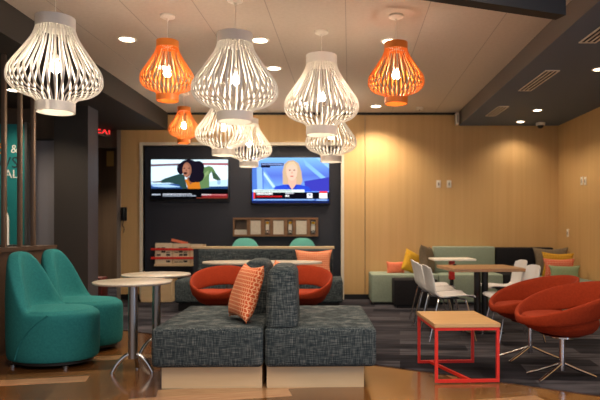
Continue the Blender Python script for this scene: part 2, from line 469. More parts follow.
downlight(2.9, 4.0, RZ, 'added round downlight out of view in the grey soffit, lighting the near right corner', DE*.8)  # another unseen downlight, added for light on the right side
s = (HY-90)/(LZ-CH); downlight(X(14, s), Y(s), LZ, 'round downlight in the dark lowered ceiling behind the divider bars', 70, 'plastic_b')
downlight(-2.95-.9, 10.2, LZ, 'round downlight in the corridor beside the exit sign', 160, 'plastic_b')

def pendant(kind, W, H, px, s, zb, label):
    x, y = X(px, s), Y(s)
    t = thing('orange_pendant_lamp' if kind == 'o' else 'white_pendant_lamp', label, 'pendant lamp', (x, y, zb), random.random(), 'orange slatted pendant lamps' if kind == 'o' else 'white slatted pendant lamps')
    m = M['orange_l'] if kind == 'o' else M['white_in']
    R = W/2; rr = R*(.40 if kind == 'o' else .405)
    # body outline (fraction of the height from the bottom, radius)
    prof = [(.07, rr), (.115, rr*1.02), (.16, rr*1.28), (.21, R*.80), (.28, R*.96), (.36, R), (.45, R*.955), (.56, R*.80), (.68, R*.63), (.79, R*.485), (.88, rr*1.03), (.94, rr)]
    P = smoothpts([(r, 0, f*H) for f, r in prof], 3)
    n = 40 if kind == 'w' else 36
    bm = B(); hw = .0078*W/.7; dp = .022*W/.7
    for k in range(n):
        a0 = 2*PI*k/n; prev = None
        for j, p in enumerate(P):
            f = p.z/H
            wob = .5*(2*PI/n)*(1 if k % 2 else -1)*.16*math.sin(PI*min(1, max(0, (f-.1)/.8)))**2
            a = a0+wob
            w2 = .31*2*PI*p.x/n; rd = .009*W/.7
            tw = .10*(1 if k % 2 else -1)
            c, sn = math.cos(a), math.sin(a); er = Vector((c, sn, 0)); et = Vector((-sn, c, 0))
            e1 = er*math.cos(tw)+et*math.sin(tw); e2 = et*math.cos(tw)-er*math.sin(tw)
            ctr = er*(p.x-rd/2)+Vector((0, 0, p.z))
            q = [ctr+e1*rd/2+e2*w2/2, ctr+e1*rd/2-e2*w2/2, ctr-e1*rd/2-e2*w2/2, ctr-e1*rd/2+e2*w2/2]
            vs = [bm.verts.new(v) for v in q]
            if prev:
                for i in range(4): bm.faces.new((prev[i], prev[(i+1) % 4], vs[(i+1) % 4], vs[i]))
            prev = vs
    obj('slatted_shade', bm, m, t, smooth=False)
    tk = .006
    bm = B(); lathe(bm, [(rr+.003, 0), (rr+.003, .10*H), (rr-tk, .10*H), (rr-tk, 0), (rr+.003, 0)], 48, cap0=False, cap1=False); obj('bottom_ring', bm, m, t)
    bm = B(); lathe(bm, [(rr+.003, .885*H), (rr+.003, H), (rr-tk, H), (rr-tk, .885*H), (rr+.003, .885*H)], 48, cap0=False, cap1=False); obj('top_ring', bm, m, t)
    bm = B()
    for a in (0, PI/2):
        tube(bm, [(rr*math.cos(a), rr*math.sin(a), .90*H), (-rr*math.cos(a), -rr*math.sin(a), .90*H)], .004, 6)
    obj('cross_brace', bm, M['white'], t)
    bm = B(); lathe(bm, [(.02, .47*H+.05), (.024, .47*H+.06), (.024, .60*H), (.012, .62*H)], 18)
    tube(bm, [(0, 0, .61*H), (0, 0, .92*H)], .006, 8); obj('socket', bm, M['white'], t)
    br = .036 if kind == 'w' else .034
    bm = B(); lathe(bm, [(.002, -br*1.05), (br*.6, -br*.85), (br*.95, -br*.35), (br, .1*br), (br*.85, br*.7), (br*.5, br*1.3), (.018, br*1.8)], 18, (0, 0, .47*H)); obj('bulb', bm, M['bulb'], t)
    bm = B(); tube(bm, [(0, 0, .6*H), (0, 0, CZ-zb-.02)], .0035, 6); obj('cord', bm, M['white'], t)
    bm = B(); lathe(bm, [(.065, CZ-zb-.001), (.065, CZ-zb-.018), (.05, CZ-zb-.026), (.012, CZ-zb-.032), (.008, CZ-zb-.05)], 24); obj('ceiling_canopy', bm, M['white'], t)
    return t
pendant('w', .665, .70, 55.5, 135, 2.0, 'leftmost white slatted lantern, large, over the teal chairs')
pendant('w', .71, .72, 235, 121.5, 2.02, 'largest white slatted lantern at the centre, nearest the camera in the middle')
pendant('w', .715, .76, 321.5, 104.6, 2.035, 'white slatted lantern right of centre, left of the right orange one')
pendant('w', .715, .74, 223.5, 78, 2.085, 'white slatted lantern peeking below left behind the central one')
pendant('w', .69, .72, 249, 66.2, 2.085, 'farthest white slatted lantern in front of the gap between the televisions')
pendant('w', .715, .74, 331, 72, 2.075, 'small white slatted lantern hanging behind the one right of centre')
pendant('o', .475, .53, 167.5, 113, 2.27, 'orange slatted lantern left of the central white one')
pendant('o', .50, .54, 396, 113, 2.245, 'orange slatted lantern on the right, alone in front of the ceiling')
pendant('o', .43, .50, 184, 72, 2.335, 'smallest orange slatted lantern above the left television')

# ceiling items
def vent(x0, x1, y0, y1, z, label, n=3):
    t = thing('slot_vent', label, 'air vent', ((x0+x1)/2, (y0+y1)/2, z), 0, 'slot vents in the soffit')
    w = (x1-x0)/2; h = (y1-y0)/2
    bm = B(); box(bm, -w, w, -h, h, -.006, -.001); obj('backing', bm, M['slot'], t, False)
    bm = B()
    for k in range(n+1):
        xx = -w+2*w*k/n; box(bm, xx-.007, xx+.007, -h, h, -.014, -.004)
    box(bm, -w-.007, w+.007, -h-.01, -h, -.014, -.001); box(bm, -w-.007, w+.007, h, h+.01, -.014, -.001)
    obj('frame', bm, M['ventw'], t, False)
vent(2.28, 2.42, 6.13, 7.0, RZ, 'middle slot vent in the grey soffit, the most complete one')
vent(2.30, 2.43, 7.9, 8.55, RZ, 'farthest slot vent in the grey soffit near the back wall')
vent(2.24, 2.38, 4.7, 5.2, RZ, 'slot vent in the grey soffit cut by the right edge of the photo')
t = thing('dome_camera', 'small white dome camera under the grey soffit near the corner', 'camera', (X(540.5, 63.5), Y(63.5), RZ))
bm = B(); lathe(bm, [(.07, -.001), (.07, -.035), (.06, -.045)], 24); obj('housing', bm, M['white'], t)
bm = B(); lathe(bm, [(.05, -.045), (.046, -.065), (.03, -.085), (.005, -.093)], 24); obj('dome', bm, M['plastic_b'], t)
t = thing('smoke_detector', 'small round smoke detector on the pale ceiling near the back wall', 'smoke detector', (X(419.7, 64.5), Y(64.5), CZ))
bm = B(); lathe(bm, [(.06, -.001), (.06, -.02), (.045, -.035), (.02, -.04)], 24); obj('body', bm, M['white'], t)
bm = B(); lathe(bm, [(.012, -.040), (.010, -.046)], 12); obj('sensor_cap', bm, M['plastic_b'], t)
t = thing('wall_speaker', 'narrow white sensor box at the edge of the right bulkhead', 'sensor', (2.035, 9.28, 2.9))
bm = B(); rbox(bm, -.03, .02, -.06, .04, -.09, .10, .01, 2); obj('case', bm, M['white'], t)
bm = B(); box(bm, -.012, .004, -.064, -.06, -.06, .06); obj('grille', bm, M['grid'], t, False)

# ================================================================ BACK WALL ITEMS
EM = {}
def em(c, e=1.0):
    k = (c, e)
    if k not in EM:
        q = bpy.data.materials.new('screen '+c); q.use_nodes = True; nt = q.node_tree; nt.nodes.clear()
        a = nt.nodes.new('ShaderNodeEmission'); a.inputs[0].default_value = lin(c); a.inputs[1].default_value = e
        b = nt.nodes.new('ShaderNodeOutputMaterial'); nt.links.new(a.outputs[0], b.inputs[0]); EM[k] = q
    return EM[k]
class Pic:
    # a flat picture shown on a screen: coloured shapes in screen units (0..w, 0..h, y down)
    def __init__(s, w, h, W, H): s.bm = B(); s.w, s.h, s.W, s.H = w, h, W, H; s.m = []; s.l = 0
    def idx(s, c, e=1.0):
        q = em(c, e)
        if q not in s.m: s.m.append(q)
        return s.m.index(q)
    def p(s, pts, c, e=1.0):
        s.l += 1
        f = s.bm.faces.new([s.bm.verts.new(((x/s.w-.5)*s.W, -s.l*.00008, (.5-y/s.h)*s.H)) for x, y in pts]); f.material_index = s.idx(c, e)
    def r(s, x0, y0, x1, y1, c, e=1.0): s.p([(x0, y0), (x1, y0), (x1, y1), (x0, y1)], c, e)
    def e(s, cx, cy, rx, ry, c, e=1.0, a0=0, n=20):
        s.p([(cx+rx*math.cos(2*PI*k/n+a0), cy+ry*math.sin(2*PI*k/n+a0)) for k in range(n)], c, e)
    def words(s, x0, x1, y, h, c, lo=2, hi=6):
        x = x0
        while x < x1-2:
            w_ = random.uniform(lo, hi); n = int(w_/1.6)+1
            for k in range(n):
                if x+1.1 < x1: s.r(x, y, x+1.1, y+h*random.choice((1, .8, 1)), c)
                x += 1.5
            x += 1.3
    def done(s, parent):
        me = bpy.data.meshes.new('screen_picture'); bmesh.ops.recalc_face_normals(s.bm, faces=s.bm.faces[:])
        s.bm.to_mesh(me); s.bm.free()
        for q in s.m: me.materials.append(q)
        o = bpy.data.objects.new('screen_picture', me); COL.objects.link(o); o.parent = parent; o.location = (0, -.0535, 0); return o
def tv(px0, px1, py0, py1, label):
    s = 62.0; y = BY+.09
    xc = X((px0+px1)/2, s); zc = Z((py0+py1)/2, s); W = (px1-px0)/s; H = (py1-py0)/s
    t = thing('television', label, 'television', (xc, y, zc), 0, 'wall televisions')
    bm = B(); rbox(bm, -W/2-.02, W/2+.02, -.05, -.005, -H/2-.03, H/2+.02, .006, 2); obj('casing', bm, M['plastic_b'], t)
    bm = B(); box(bm, -.2, .2, -.005, .009, -.15, .15); obj('wall_bracket', bm, M['black'], t, False)
    return t, W, H
# left television : film scene
t, W, H = tv(149.5, 227, 158.5, 199, 'left television showing a dark-haired woman in a green jacket')
P_ = Pic(600, 320, W*600/505, H*320/272)
ox, oy = 42, 35   # picture area x 42..547, y 38..300 in the study crop
P_ = Pic(505, 264, W-.0, H-.0)
q = lambda a: [(x-42, y-37) for x, y in a]
P_.r(0, 0, 505, 264, '#060608')
P_.p(q([(42, 40), (547, 40), (547, 232), (42, 232)]), '#a9c8dd', 1.2)
P_.p(q([(42, 40), (547, 40), (547, 62), (42, 68)]), '#c4dbe8', 1.2)
P_.p(q([(42, 84), (280, 80), (280, 180), (42, 186)]), '#bcd9ea', 1.3)
P_.p(q([(380, 78), (547, 76), (547, 170), (380, 190)]), '#c9dbe6', 1.3)
P_.p(q([(42, 72), (300, 62), (300, 76), (42, 86)]), '#6b5560')
P_.p(q([(360, 62), (547, 62), (547, 78), (360, 76)]), '#a06068')
P_.p(q([(42, 205), (210, 198), (300, 232), (42, 232)]), '#2d4c86')
P_.p(q([(42, 208), (150, 203), (230, 218), (250, 232), (180, 225), (60, 218)]), '#9fc4ea')
P_.p(q([(42, 225), (547, 215), (547, 232), (42, 232)]), '#1f3b66')
# sleeves and jacket
P_.p(q([(100, 182), (130, 165), (225, 135), (260, 140), (280, 232), (250, 232), (225, 205), (160, 192), (110, 194)]), '#27403f')
P_.p(q([(42, 184), (110, 180), (115, 190), (60, 192)]), '#6a5a58')
P_.p(q([(335, 110), (420, 82), (445, 88), (465, 120), (478, 175), (455, 150), (440, 120), (425, 140), (425, 225), (360, 232)]), '#5d7a4d')
P_.p(q([(370, 150), (420, 110), (420, 130), (385, 170)]), '#7f9966')
P_.p(q([(440, 120), (470, 130), (500, 170), (495, 185), (450, 165)]), '#39503c')
P_.e(488-42, 190-37, 12, 16, '#8fb0d0')
# shirt
P_.p(q([(265, 170), (330, 165), (360, 190), (368, 232), (285, 232)]), '#c07020')
P_.p(q([(275, 160), (325, 150), (330, 180), (300, 205)]), '#8a5236')
# hair, face
for a, b, r1, r2 in ((290, 85, 62, 46), (330, 105, 60, 50), (345, 145, 48, 45), (240, 100, 28, 38), (350, 90, 42, 42), (320, 165, 30, 26)):
    P_.e(a-42, b-37, r1, r2, '#15101c')
P_.e(278-42, 108-37, 30, 50, '#8a5a48', 1, .1)
P_.e(272-42, 110-37, 22, 40, '#a06c56', 1, .1)
P_.e(262-42, 97-37, 7, 3, '#1a1012'); P_.e(290-42, 97-37, 8, 3, '#1a1012')
P_.e(274-42, 112-37, 5, 7, '#7a4c3c'); P_.e(268-42, 130-37, 12, 8, '#2a1216')
# strap lines of writing at the bottom
P_.r(0, 195, 505, 264, '#060608')
P_.words(6, 62, 229, 9, '#c8d4e4', 12, 20)
P_.words(78, 270, 227, 8, '#dde3ee'); P_.words(78, 300, 238, 8, '#aeb8c8')
P_.r(335, 230, 505, 252, '#7e1f24'); P_.words(335, 400, 231, 8, '#e8e8e8'); P_.words(380, 500, 233, 6, '#e89898')
P_.r(300, 254, 505, 258, '#8a3a28')
P_.done(t)
# right television : news reader
t, W, H = tv(251.5, 329, 157, 202.5, 'right television showing a blonde newsreader in blue')
P_ = Pic(540, 316, W, H)
q = lambda a: [(x-24, y-24) for x, y in a]
P_.r(0, 0, 540, 316, '#3048b0')
for k in range(24):
    y0 = k*10; f = 1-abs(k-12)/13
    cc = (int(84+40*(1-f)), int(110+70*(1-f)), int(200+35*(1-f)))
    P_.r(0, y0, 540, y0+10.2, '#%02x%02x%02x' % cc, 1.1)
P_.p(q([(24, 90), (100, 90), (105, 250), (24, 250)]), '#4c74c8'); P_.p(q([(55, 90), (92, 90), (98, 250), (60, 250)]), '#8cb4ee')
P_.p(q([(105, 100), (190, 215), (150, 245), (105, 170)]), '#6d9aea'); P_.p(q([(105, 120), (185, 225), (170, 236), (105, 145)]), '#b0d2fa', 1.1)
P_.p(q([(380, 30), (560, 180), (560, 215), (400, 80)]), '#7db0ee', 1.1); P_.p(q([(470, 24), (564, 100), (564, 24)]), '#90bdf2', 1.1)
P_.p(q([(390, 190), (564, 160), (564, 260), (400, 260)]), '#3a3ab0')
P_.p(q([(85, 62), (245, 62), (245, 80), (150, 82), (150, 94), (85, 94)]), '#14142a')
P_.words(66, 216, 42, 11, '#8a9ad0', 30, 50)
# hair back, shoulders, face
P_.p(q([(240, 210), (238, 120), (250, 70), (280, 45), (315, 42), (350, 65), (370, 120), (378, 190), (365, 215), (300, 222)]), '#c7a888')
P_.p(q([(165, 262), (190, 225), (260, 212), (350, 212), (420, 228), (445, 262)]), '#2a48c8')
P_.p(q([(275, 170), (335, 170), (332, 215), (305, 250), (280, 215)]), '#dfae98')
P_.e(303-24, 125-24, 38, 60, '#e8bda6')
P_.p(q([(258, 130), (262, 80), (285, 55), (318, 52), (340, 80), (347, 130), (335, 95), (310, 70), (285, 80), (268, 100)]), '#d8bb98')
for xx in (288, 320): P_.e(xx-24, 112-24, 8, 3.4, '#3c2a2c')
P_.e(304-24, 130-24, 5, 8, '#d39c88'); P_.e(303-24, 155-24, 13, 4, '#b8504e')
P_.p(q([(280, 212), (305, 252), (332, 212), (340, 224), (305, 262), (268, 224)]), '#2038b0')
# lower third
P_.r(10, 224, 368, 244, '#cfe0d8', 1.1); P_.words(22, 280, 229, 9, '#6a7f8c')
P_.r(10, 244, 540, 290, '#0a0a12'); P_.r(10, 244, 22, 288, '#e03a30')
P_.words(32, 145, 247, 15, '#f2f2f2', 20, 34); P_.words(32, 210, 268, 11, '#d02020', 8, 24)
P_.words(236, 296, 247, 8, '#d8dce8', 24, 40); P_.words(234, 262, 262, 14, '#f2f2f2', 9, 12)
P_.r(386, 250, 424, 284, '#e8e8ee', 1.1); P_.e(405, 262, 10, 7, '#8a98a8')
P_.r(472, 236, 528, 250, '#e03434', 1.1); P_.r(472, 250, 528, 286, '#f0f0f4', 1.1)
P_.r(0, 290, 540, 306, '#2a4a9a'); P_.words(10, 440, 292, 8, '#9ac4ee', 8, 30); P_.r(450, 291, 528, 304, '#7fa0d8')
P_.r(0, 306, 540, 316, '#0a0a20')
o = P_.done(t)
bm = B(); textmesh('CNN', .058, UP, bm, 0, .0004)
l = obj('channel_logo', bm, em('#c02028'), o, False); l.location = ((500/540-.5)*W-.058, -.011, (.5-279/316)*H)
# organiser shelf on the niche wall
s = 62.2
t = thing('wall_organizer', 'shallow walnut wall rack holding white cards and tagged keys', 'wall rack', (X(275, s), BY+.098, Z(227, s)))
W = 86/s; H = 19/s
bm = B(); box(bm, -W/2, W/2, -.012, 0, -H/2, H/2); obj('back_board', bm, M['brown'], t, False)
bm = B()
for z0, z1 in ((-H/2, -H/2+.03), (H/2-.03, H/2)): box(bm, -W/2, W/2, -.09, -.012, z0, z1)
def ux(p): return (p-305)/534*W*1.0
for a, b in ((38, 47), (126, 146), (214, 238), (268, 290), (358, 380), (412, 432), (502, 524), (556, 572)):
    box(bm, ux(a), ux(b), -.085, -.012, -H/2+.03, H/2-.03)
obj('frame', bm, M['walnut'], t, False)
bm = B()
box(bm, ux(47), ux(126), -.06, -.05, -H/2+.03, -H/2+.11)
obj('card_holder', bm, M['laminate'], t, False)
for a, b in ((148, 212), (291, 356), (434, 500)):
    bm = B(); box(bm, ux(a), ux(b), -.082, -.07, -H/2+.035, H/2-.05); obj('card_panel', bm, M['laminate'], t, False)
for a in (253, 396, 540):
    bm = B(); box(bm, ux(a)-.03, ux(a)+.03, -.045, -.03, -.10, .10); g = obj('tag_card', bm, M['outlet'], t, False)
    bm = B(); box(bm, ux(a)-.026, ux(a)+.026, -.055, -.045, .05, .09); obj('yellow_label', bm, M['yellow'], g, False)
    bm = B(); tube(bm, [(ux(a)+.022*math.cos(2*PI*k/12), -.05, -.075+.022*math.sin(2*PI*k/12)) for k in range(12)], .006, 6, True); obj('ring', bm, M['plastic_b'], g)
# newspaper rack
s = 64.0
t = thing('newspaper_rack', 'wooden wall rack of newspapers held by two red straps', 'newspaper rack', (X(174.7, s), Y(s)+.32, Z(255, s)))
RW = 48/s*1.08; RH = 23/s*1.06
bm = B(); box(bm, -RW/2, RW/2, .0, .08, -RH/2, RH/2-.03); box(bm, -RW/2, RW/2, -.05, .0, -RH/2, -RH/2+.03)
obj('backing_tray', bm, M['lightwood'], t, False)
bm = B()
for zz in (RH*.21, -RH*.16):
    rbox(bm, -RW/2-.05, RW/2+.02, -.058, -.048, zz-.018, zz+.018, .004, 1)
    for sx in (-RW/2-.045, RW/2+.015): box(bm, sx-.005, sx+.005, -.055, .08, zz-.018, zz+.018)
obj('red_strap', bm, M['red'], t, False)
for k, (xc, ww) in enumerate(((-.25, .27), (.03, .26), (.27, .18))):
    bm = B(); box(bm, xc-ww/2, xc+ww/2, -.04+.002*k, -.006, -RH/2+.035, RH/2-.01-.008*k)
    for r in range(5):
        for cc in range(3):
            if random.random() < .75:
                x0 = xc-ww/2+.02+cc*(ww-.04)/3; z0 = -RH/2+.06+r*.052
                box(bm, x0, x0+(ww-.04)/3-.012, -.0415, -.04, z0, z0+random.choice((.012, .03, .036)), 1)
    o = obj('newspaper', bm, [M['paper'], M['ink']], None, False)
    o.location = t.location
    tag(o, ('folded newspaper at the left end of the strapped wall rack', 'folded newspaper in the middle of the strapped wall rack', 'folded newspaper at the right end of the strapped wall rack')[k], 'newspaper', 'newspapers in the wall rack')
bm = B(); box(bm, -.13, .14, -.012, .012, -.03, .012, 0, Matrix.Rotation(.22, 4, 'Y')); o = obj('magazine', bm, [M['coral']], None, False)
o.location = t.location+Vector((-.02, .045, RH/2+.02)); tag(o, 'pink magazine sticking out above the newspapers', 'magazine')
# outlets, phone, switches
def plate(x, y, z, rz, label):
    t = thing('switch_plate', label, 'switch plate', (x, y, z), rz, 'white wall plates')
    bm = B(); rbox(bm, -.036, .036, -.008, 0, -.06, .06, .003, 2); obj('cover', bm, M['outlet'], t)
    bm = B(); box(bm, -.010, .010, -.013, -.008, -.024, .024); obj('toggle', bm, M['grey_t'], t, False)
plate(X(438.5, 61.7), BY, Z(184, 61.7), 0, 'white wall plate on the back wood wall, left one of the pair')
plate(X(449, 61.7), BY, Z(184, 61.7), 0, 'white wall plate on the back wood wall, right one of the pair')
for px, lab in ((582, 'left one of the pair'), (585.5, 'right one of the pair')):
    s = (px-330)/RX; plate(RX, Y(s), Z(181, s), -PI/2, 'pale plate on the right-hand wood wall, '+lab)
s = (568-330)/RX; plate(RX, Y(s), Z(233, s), -PI/2, 'small pale plate low on the right-hand wood wall above the cushions')
t = thing('wall_phone', 'black wall telephone beside the niche frame', 'telephone', (X(124.5, 61.7), BY, Z(214, 61.7)))
bm = B(); rbox(bm, -.045, .045, -.04, 0, -.11, .11, .01, 2); obj('base', bm, M['plastic_b'], t)
bm = B(); rbox(bm, -.03, .02, -.075, -.04, -.10, .105, .012, 2); obj('handset', bm, M['plastic_b'], t)
bm = B(); tube(bm, smoothpts([(0, -.03, -.10), (-.015, -.045, -.18), (.012, -.045, -.24), (-.01, -.03, -.30)]), .006, 6); obj('cord', bm, M['plastic_b'], t)
# exit sign & corridor pieces
s = 60.5
t = thing('exit_sign', 'red lit exit sign over the corridor beside the column', 'exit sign', (X(109.5, s), Y(s)-.2, Z(132.5, s)), R_(48))
bm = B(); rbox(bm, -.16, .16, -.02, .02, -.10, .10, .006, 2); box(bm, -.02, .02, -.01, .01, .1, LZ-Z(132.5, s)); obj('housing', bm, M['brown'], t)
bm = B(); textmesh('EXIT', .16, Matrix.Translation((-.15, -.022, -.058)) @ UP, bm); obj('lettering', bm, em('#ff3030', 1.3), t, False)
t = thing('lit_wall_panel', 'dim yellowish framed notice in the dark corridor', 'notice', (X(102, 52), 11.59, Z(156, 52)))
bm = B(); box(bm, -.09, .09, -.02, 0, -.17, .17); obj('frame', bm, M['brown'], t, False)
bm = B(); box(bm, -.07, .07, -.024, -.02, -.15, .15); obj('notice_sheet', bm, mat('yellow lit paper', '#b79a5c', .7), t, False)  # yellow glow of the lit sign is put into the sheet colour
t = thing('red_ottoman', 'dark red box seat beyond the round tables by the corridor', 'ottoman', (X(98, 64), Y(64), .008))
bm = B(); rbox(bm, -.13, .11, -.13, .13, .03, .39, .02, 2); obj('seat_body', bm, M['darkred'], t)
bm = B(); box(bm, -.11, .09, -.11, .11, 0, .03); obj('plinth', bm, M['plastic_b'], t, False)
# poster and display behind the divider
t = thing('display_panel', 'teal display panel with orange, dark and white lettering behind the bars', 'display panel', (X(8, 78), 7.3, .0))
pw = .50; zt = Z(125, 79)
bm = B(); box(bm, -pw, .30, -.02, .02, .45, zt); obj('panel', bm, M['tealpanel'], t, False)
bm = B(); box(bm, .30, .33, -.035, .03, .0, zt+.02); box(bm, -pw-.03, -pw, -.035, .03, 0, zt+.02); obj('metal_edge', bm, M['steel'], t, False)
for tx, sz, x0, pz, mm in (('S', .20, -0.04, 154, 'orange_p'), ('&', .15, 0.12, 153, 'white_p'), ('WS', .20, -0.08, 168, 'dark_p'), ('AL', .15, 0.04, 178, 'white_p')):
    bm = B(); textmesh(tx, sz, Matrix.Translation((x0, -.022, Z(pz, 79.5))) @ UP, bm); obj('lettering', bm, M[mm], t, False)
t = thing('snack_shelf', 'low dark shelf unit under the teal display panel', 'shelf', (X(8, 80), 7.0, 0))
bm = B(); box(bm, -.5, .28, -.16, .2, 0, .92); obj('carcass', bm, M['halfwall'], t, False)
bm = B(); box(bm, -.52, .30, -.18, .2, .92, .95); obj('top', bm, M['column'], t, False)
for k, (dx, h, wd, mm, lb) in enumerate(((-.03, .62, .05, 'plastic_b', 'tall black bottle with an orange collar in front of the teal panel'), (.14, .50, .035, 'white_p', 'tall white bottle in front of the teal panel'), (-.19, .45, .05, 'dark_p', 'dark bottle at the left end of the shelf behind the bars'))):
    bm = B(); lathe(bm, [(wd, 0), (wd, h*.6), (wd*.8, h*.7), (wd*.4, h*.8), (wd*.4, h)], 16)
    b = obj('bottle', bm, M[mm]); b.location = (X(8, 80)+dx, 6.95, .95); tag(b, lb, 'bottle', 'bottles on the shelf')
    bm = B(); lathe(bm, [(wd*.5, h*.92), (wd*.5, h*1.02)], 12); obj('cap', bm, M['orange_p' if k == 0 else 'plastic_b'], b)

# ================================================================ BANQUETTE against the niche
yb0 = 8.0
t = thing('banquette_sofa', 'long grey blue tweed banquette under the televisions', 'banquette', (X(259, 72), 0, 0))
hwid = (343-175)/2/72.0
bm = B(); box(bm, -hwid+.05, hwid-.05, yb0+.05, 8.7, .008, .12); obj('plinth', bm, M['plastic_b'], t, False)
for k in (0, 1):
    bm = B(); rbox(bm, -hwid+k*hwid+.002, k*hwid-.002, yb0, 8.75, .12, .44, .035, 3); obj('seat', bm, M['tweed'], t)
bx0 = X(198, 68)-X(259, 72); bx1 = X(333, 68)-X(259, 72)
bm = B(); rbox(bm, bx0, bx1, 8.5, 8.66, .42, Z(249, 68), .03, 3); obj('backrest', bm, M['tweed'], t)
bm = B(); rbox(bm, X(191, 67)-X(259, 72), bx1+.02, 8.67, 8.80, Z(249, 67)-.0, Z(246.5, 67), .006, 1); obj('ledge', bm, M['lightwood'], t)
bm = B(); box(bm, X(191, 67)-X(259, 72)+.03, bx1-.02, 8.68, 8.78, .44, Z(249, 67)); obj('back_panel', bm, M['navy'], t, False)
t = thing('side_cube', 'pale wood cube beyond the two round tables', 'cube', (X(156, 64.5), Y(64.5), .008))
bm = B(); rbox(bm, -.24, .24, -.0, .33, 0, .33, .006, 1); obj('body', bm, M['lightwood'], t)
bm = B(); box(bm, -.245, .245, -.006, .336, .33, .345); obj('lid', bm, M['oak'], t, False)
# teal chair backs showing above the ledge
def teal_small(px, label):
    s = 65.3
    t = thing('teal_tub_chair', label, 'chair', (X(px, s), 9.1, .008), 0, 'small teal chairs behind the banquette')
    bm = B()
    # rounded shell back
    n = 16; g = []
    for a in range(n+1):
        row = []
        for b in range(9):
            u = -1+2*a/n; v = b/8
            zz = .5+.50*v*math.sqrt(max(0, 1-abs(u)**3.0))
            row.append((u*.265, -.14+.05*(u*u)-.04*v, zz))
        g.append(row)
    F_ = [[bm.verts.new(p) for p in r] for r in g]; K_ = [[bm.verts.new((p[0], p[1]+.035, p[2])) for p in r] for r in g]
    for a in range(n):
        for b in range(8):
            bm.faces.new((F_[a][b], F_[a+1][b], F_[a+1][b+1], F_[a][b+1])); bm.faces.new((K_[a][b], K_[a][b+1], K_[a+1][b+1], K_[a+1][b]))
        bm.faces.new((F_[a][8], F_[a+1][8], K_[a+1][8], K_[a][8])); bm.faces.new((F_[a][0], K_[a][0], K_[a+1][0], F_[a+1][0]))
    for b in range(8):
        bm.faces.new((F_[0][b], F_[0][b+1], K_[0][b+1], K_[0][b])); bm.faces.new((F_[n][b], K_[n][b], K_[n][b+1], F_[n][b+1]))
    obj('backrest', bm, M['teal2'], t)
    bm = B(); lathe(bm, [(.21, .42), (.235, .45), (.23, .5), (.17, .515)], 24, ay=.75); obj('seat', bm, M['teal2'], t)
    bm = B(); lathe(bm, [(.17, 0), (.17, .012), (.03, .03), (.025, .42)], 20); obj('pedestal', bm, M['steel'], t)
teal_small(244.3, 'left of the two round teal chair backs peeking over the banquette')
teal_small(302, 'right of the two round teal chair backs, above the patterned cushion')

def cushion(W, H, T, m, loc, rot, label, group='scatter cushions', sub=True):
    bm = B(); pillow(bm, W, H, T)
    o = obj('cushion', bm, m); o.location = loc; o.rotation_euler = rot; tag(o, label, 'cushion', group)
    # seam piping round the edge
    return o
s = 69.5
cushion(.54, .44, .16, M['patt'], (X(313.5, s), 8.36, .44+.19), (R_(-10), 0, 0), 'large orange lattice cushion against the banquette back')

# ================================================================ TABLES
# oblong table behind the pouf
s = 82
t = thing('oblong_table', 'long thin-topped oval table in front of the banquette', 'table', (X(262.5, s), Y(s), .008))
bm = B(); W2 = 59.5/s; D2 = .33
pts = []
for k in range(64):
    a = 2*PI*k/64; c, sn = math.cos(a), math.sin(a)
    pts.append((W2*abs(c)**.75*(1 if c > 0 else -1), D2*abs(sn)**.75*(1 if sn > 0 else -1)))
prism(bm, pts, .715, .738); obj('tabletop', bm, M['laminate'], t, bevel=.004)
for px in (229, 296):
    xx = X(px, s)-X(262.5, s)
    bm = B(); lathe(bm, [(.04, .02), (.04, .715)], 20, (xx, 0, 0)); obj('column', bm, M['steel'], t)
    bm = B(); lathe(bm, [(.24, 0), (.24, .01), (.05, .022)], 28, (xx, 0, 0)); obj('foot_plate', bm, M['steel'], t)
# two round tables
def round_table(px, s, top_r, zt, label, rz):
    t = thing('round_table', label, 'table', (X(px, s), Y(s), 0 if s > 120 else .008), rz, 'round pedestal tables')
    bm = B(); lathe(bm, [(top_r-.012, zt-.022), (top_r, zt-.012), (top_r, zt-.004), (top_r-.006, zt)], 48); obj('tabletop', bm, M['laminate'], t)
    bm = B(); lathe(bm, [(.036, .12), (.036, zt-.035), (.10, zt-.03), (.10, zt-.022)], 24); obj('column', bm, M['steel'], t)
    for a in (R_(188), R_(352), R_(90)):
        e = Vector((math.cos(a), math.sin(a), 0))
        bm = B(); pts = smoothpts([e*.0+Vector((0, 0, .155)), e*.05+Vector((0, 0, .145)), e*.11+Vector((0, 0, .09)), e*.155+Vector((0, 0, .014))], 5)
        tube(bm, pts, .016, 10); lathe(bm, [(.016, 0), (.016, .012)], 12, tuple(e*.155)); obj('leg', bm, M['chrome'], t)
    return t
round_table(133, 127, .30, .73, 'nearer round stone-topped table on a steel column beside the teal chairs', .1)
round_table(156.5, 111.5, .30, .73, 'farther round stone-topped table, partly behind the pouf', .5)

# red framed coffee table
s0 = 136; yc = (Y(136)+Y(117.7))/2
t = thing('coffee_table', 'oak-topped coffee table on a red square-tube frame', 'coffee table', (0, 0, 0))
rt4 = Matrix.Identity(4)
w0 = [(X(434.5, 136), Y(136)), (X(500.5, 136), Y(136)), (X(473.5, 118), Y(118)), (X(417.5, 118), Y(118))]
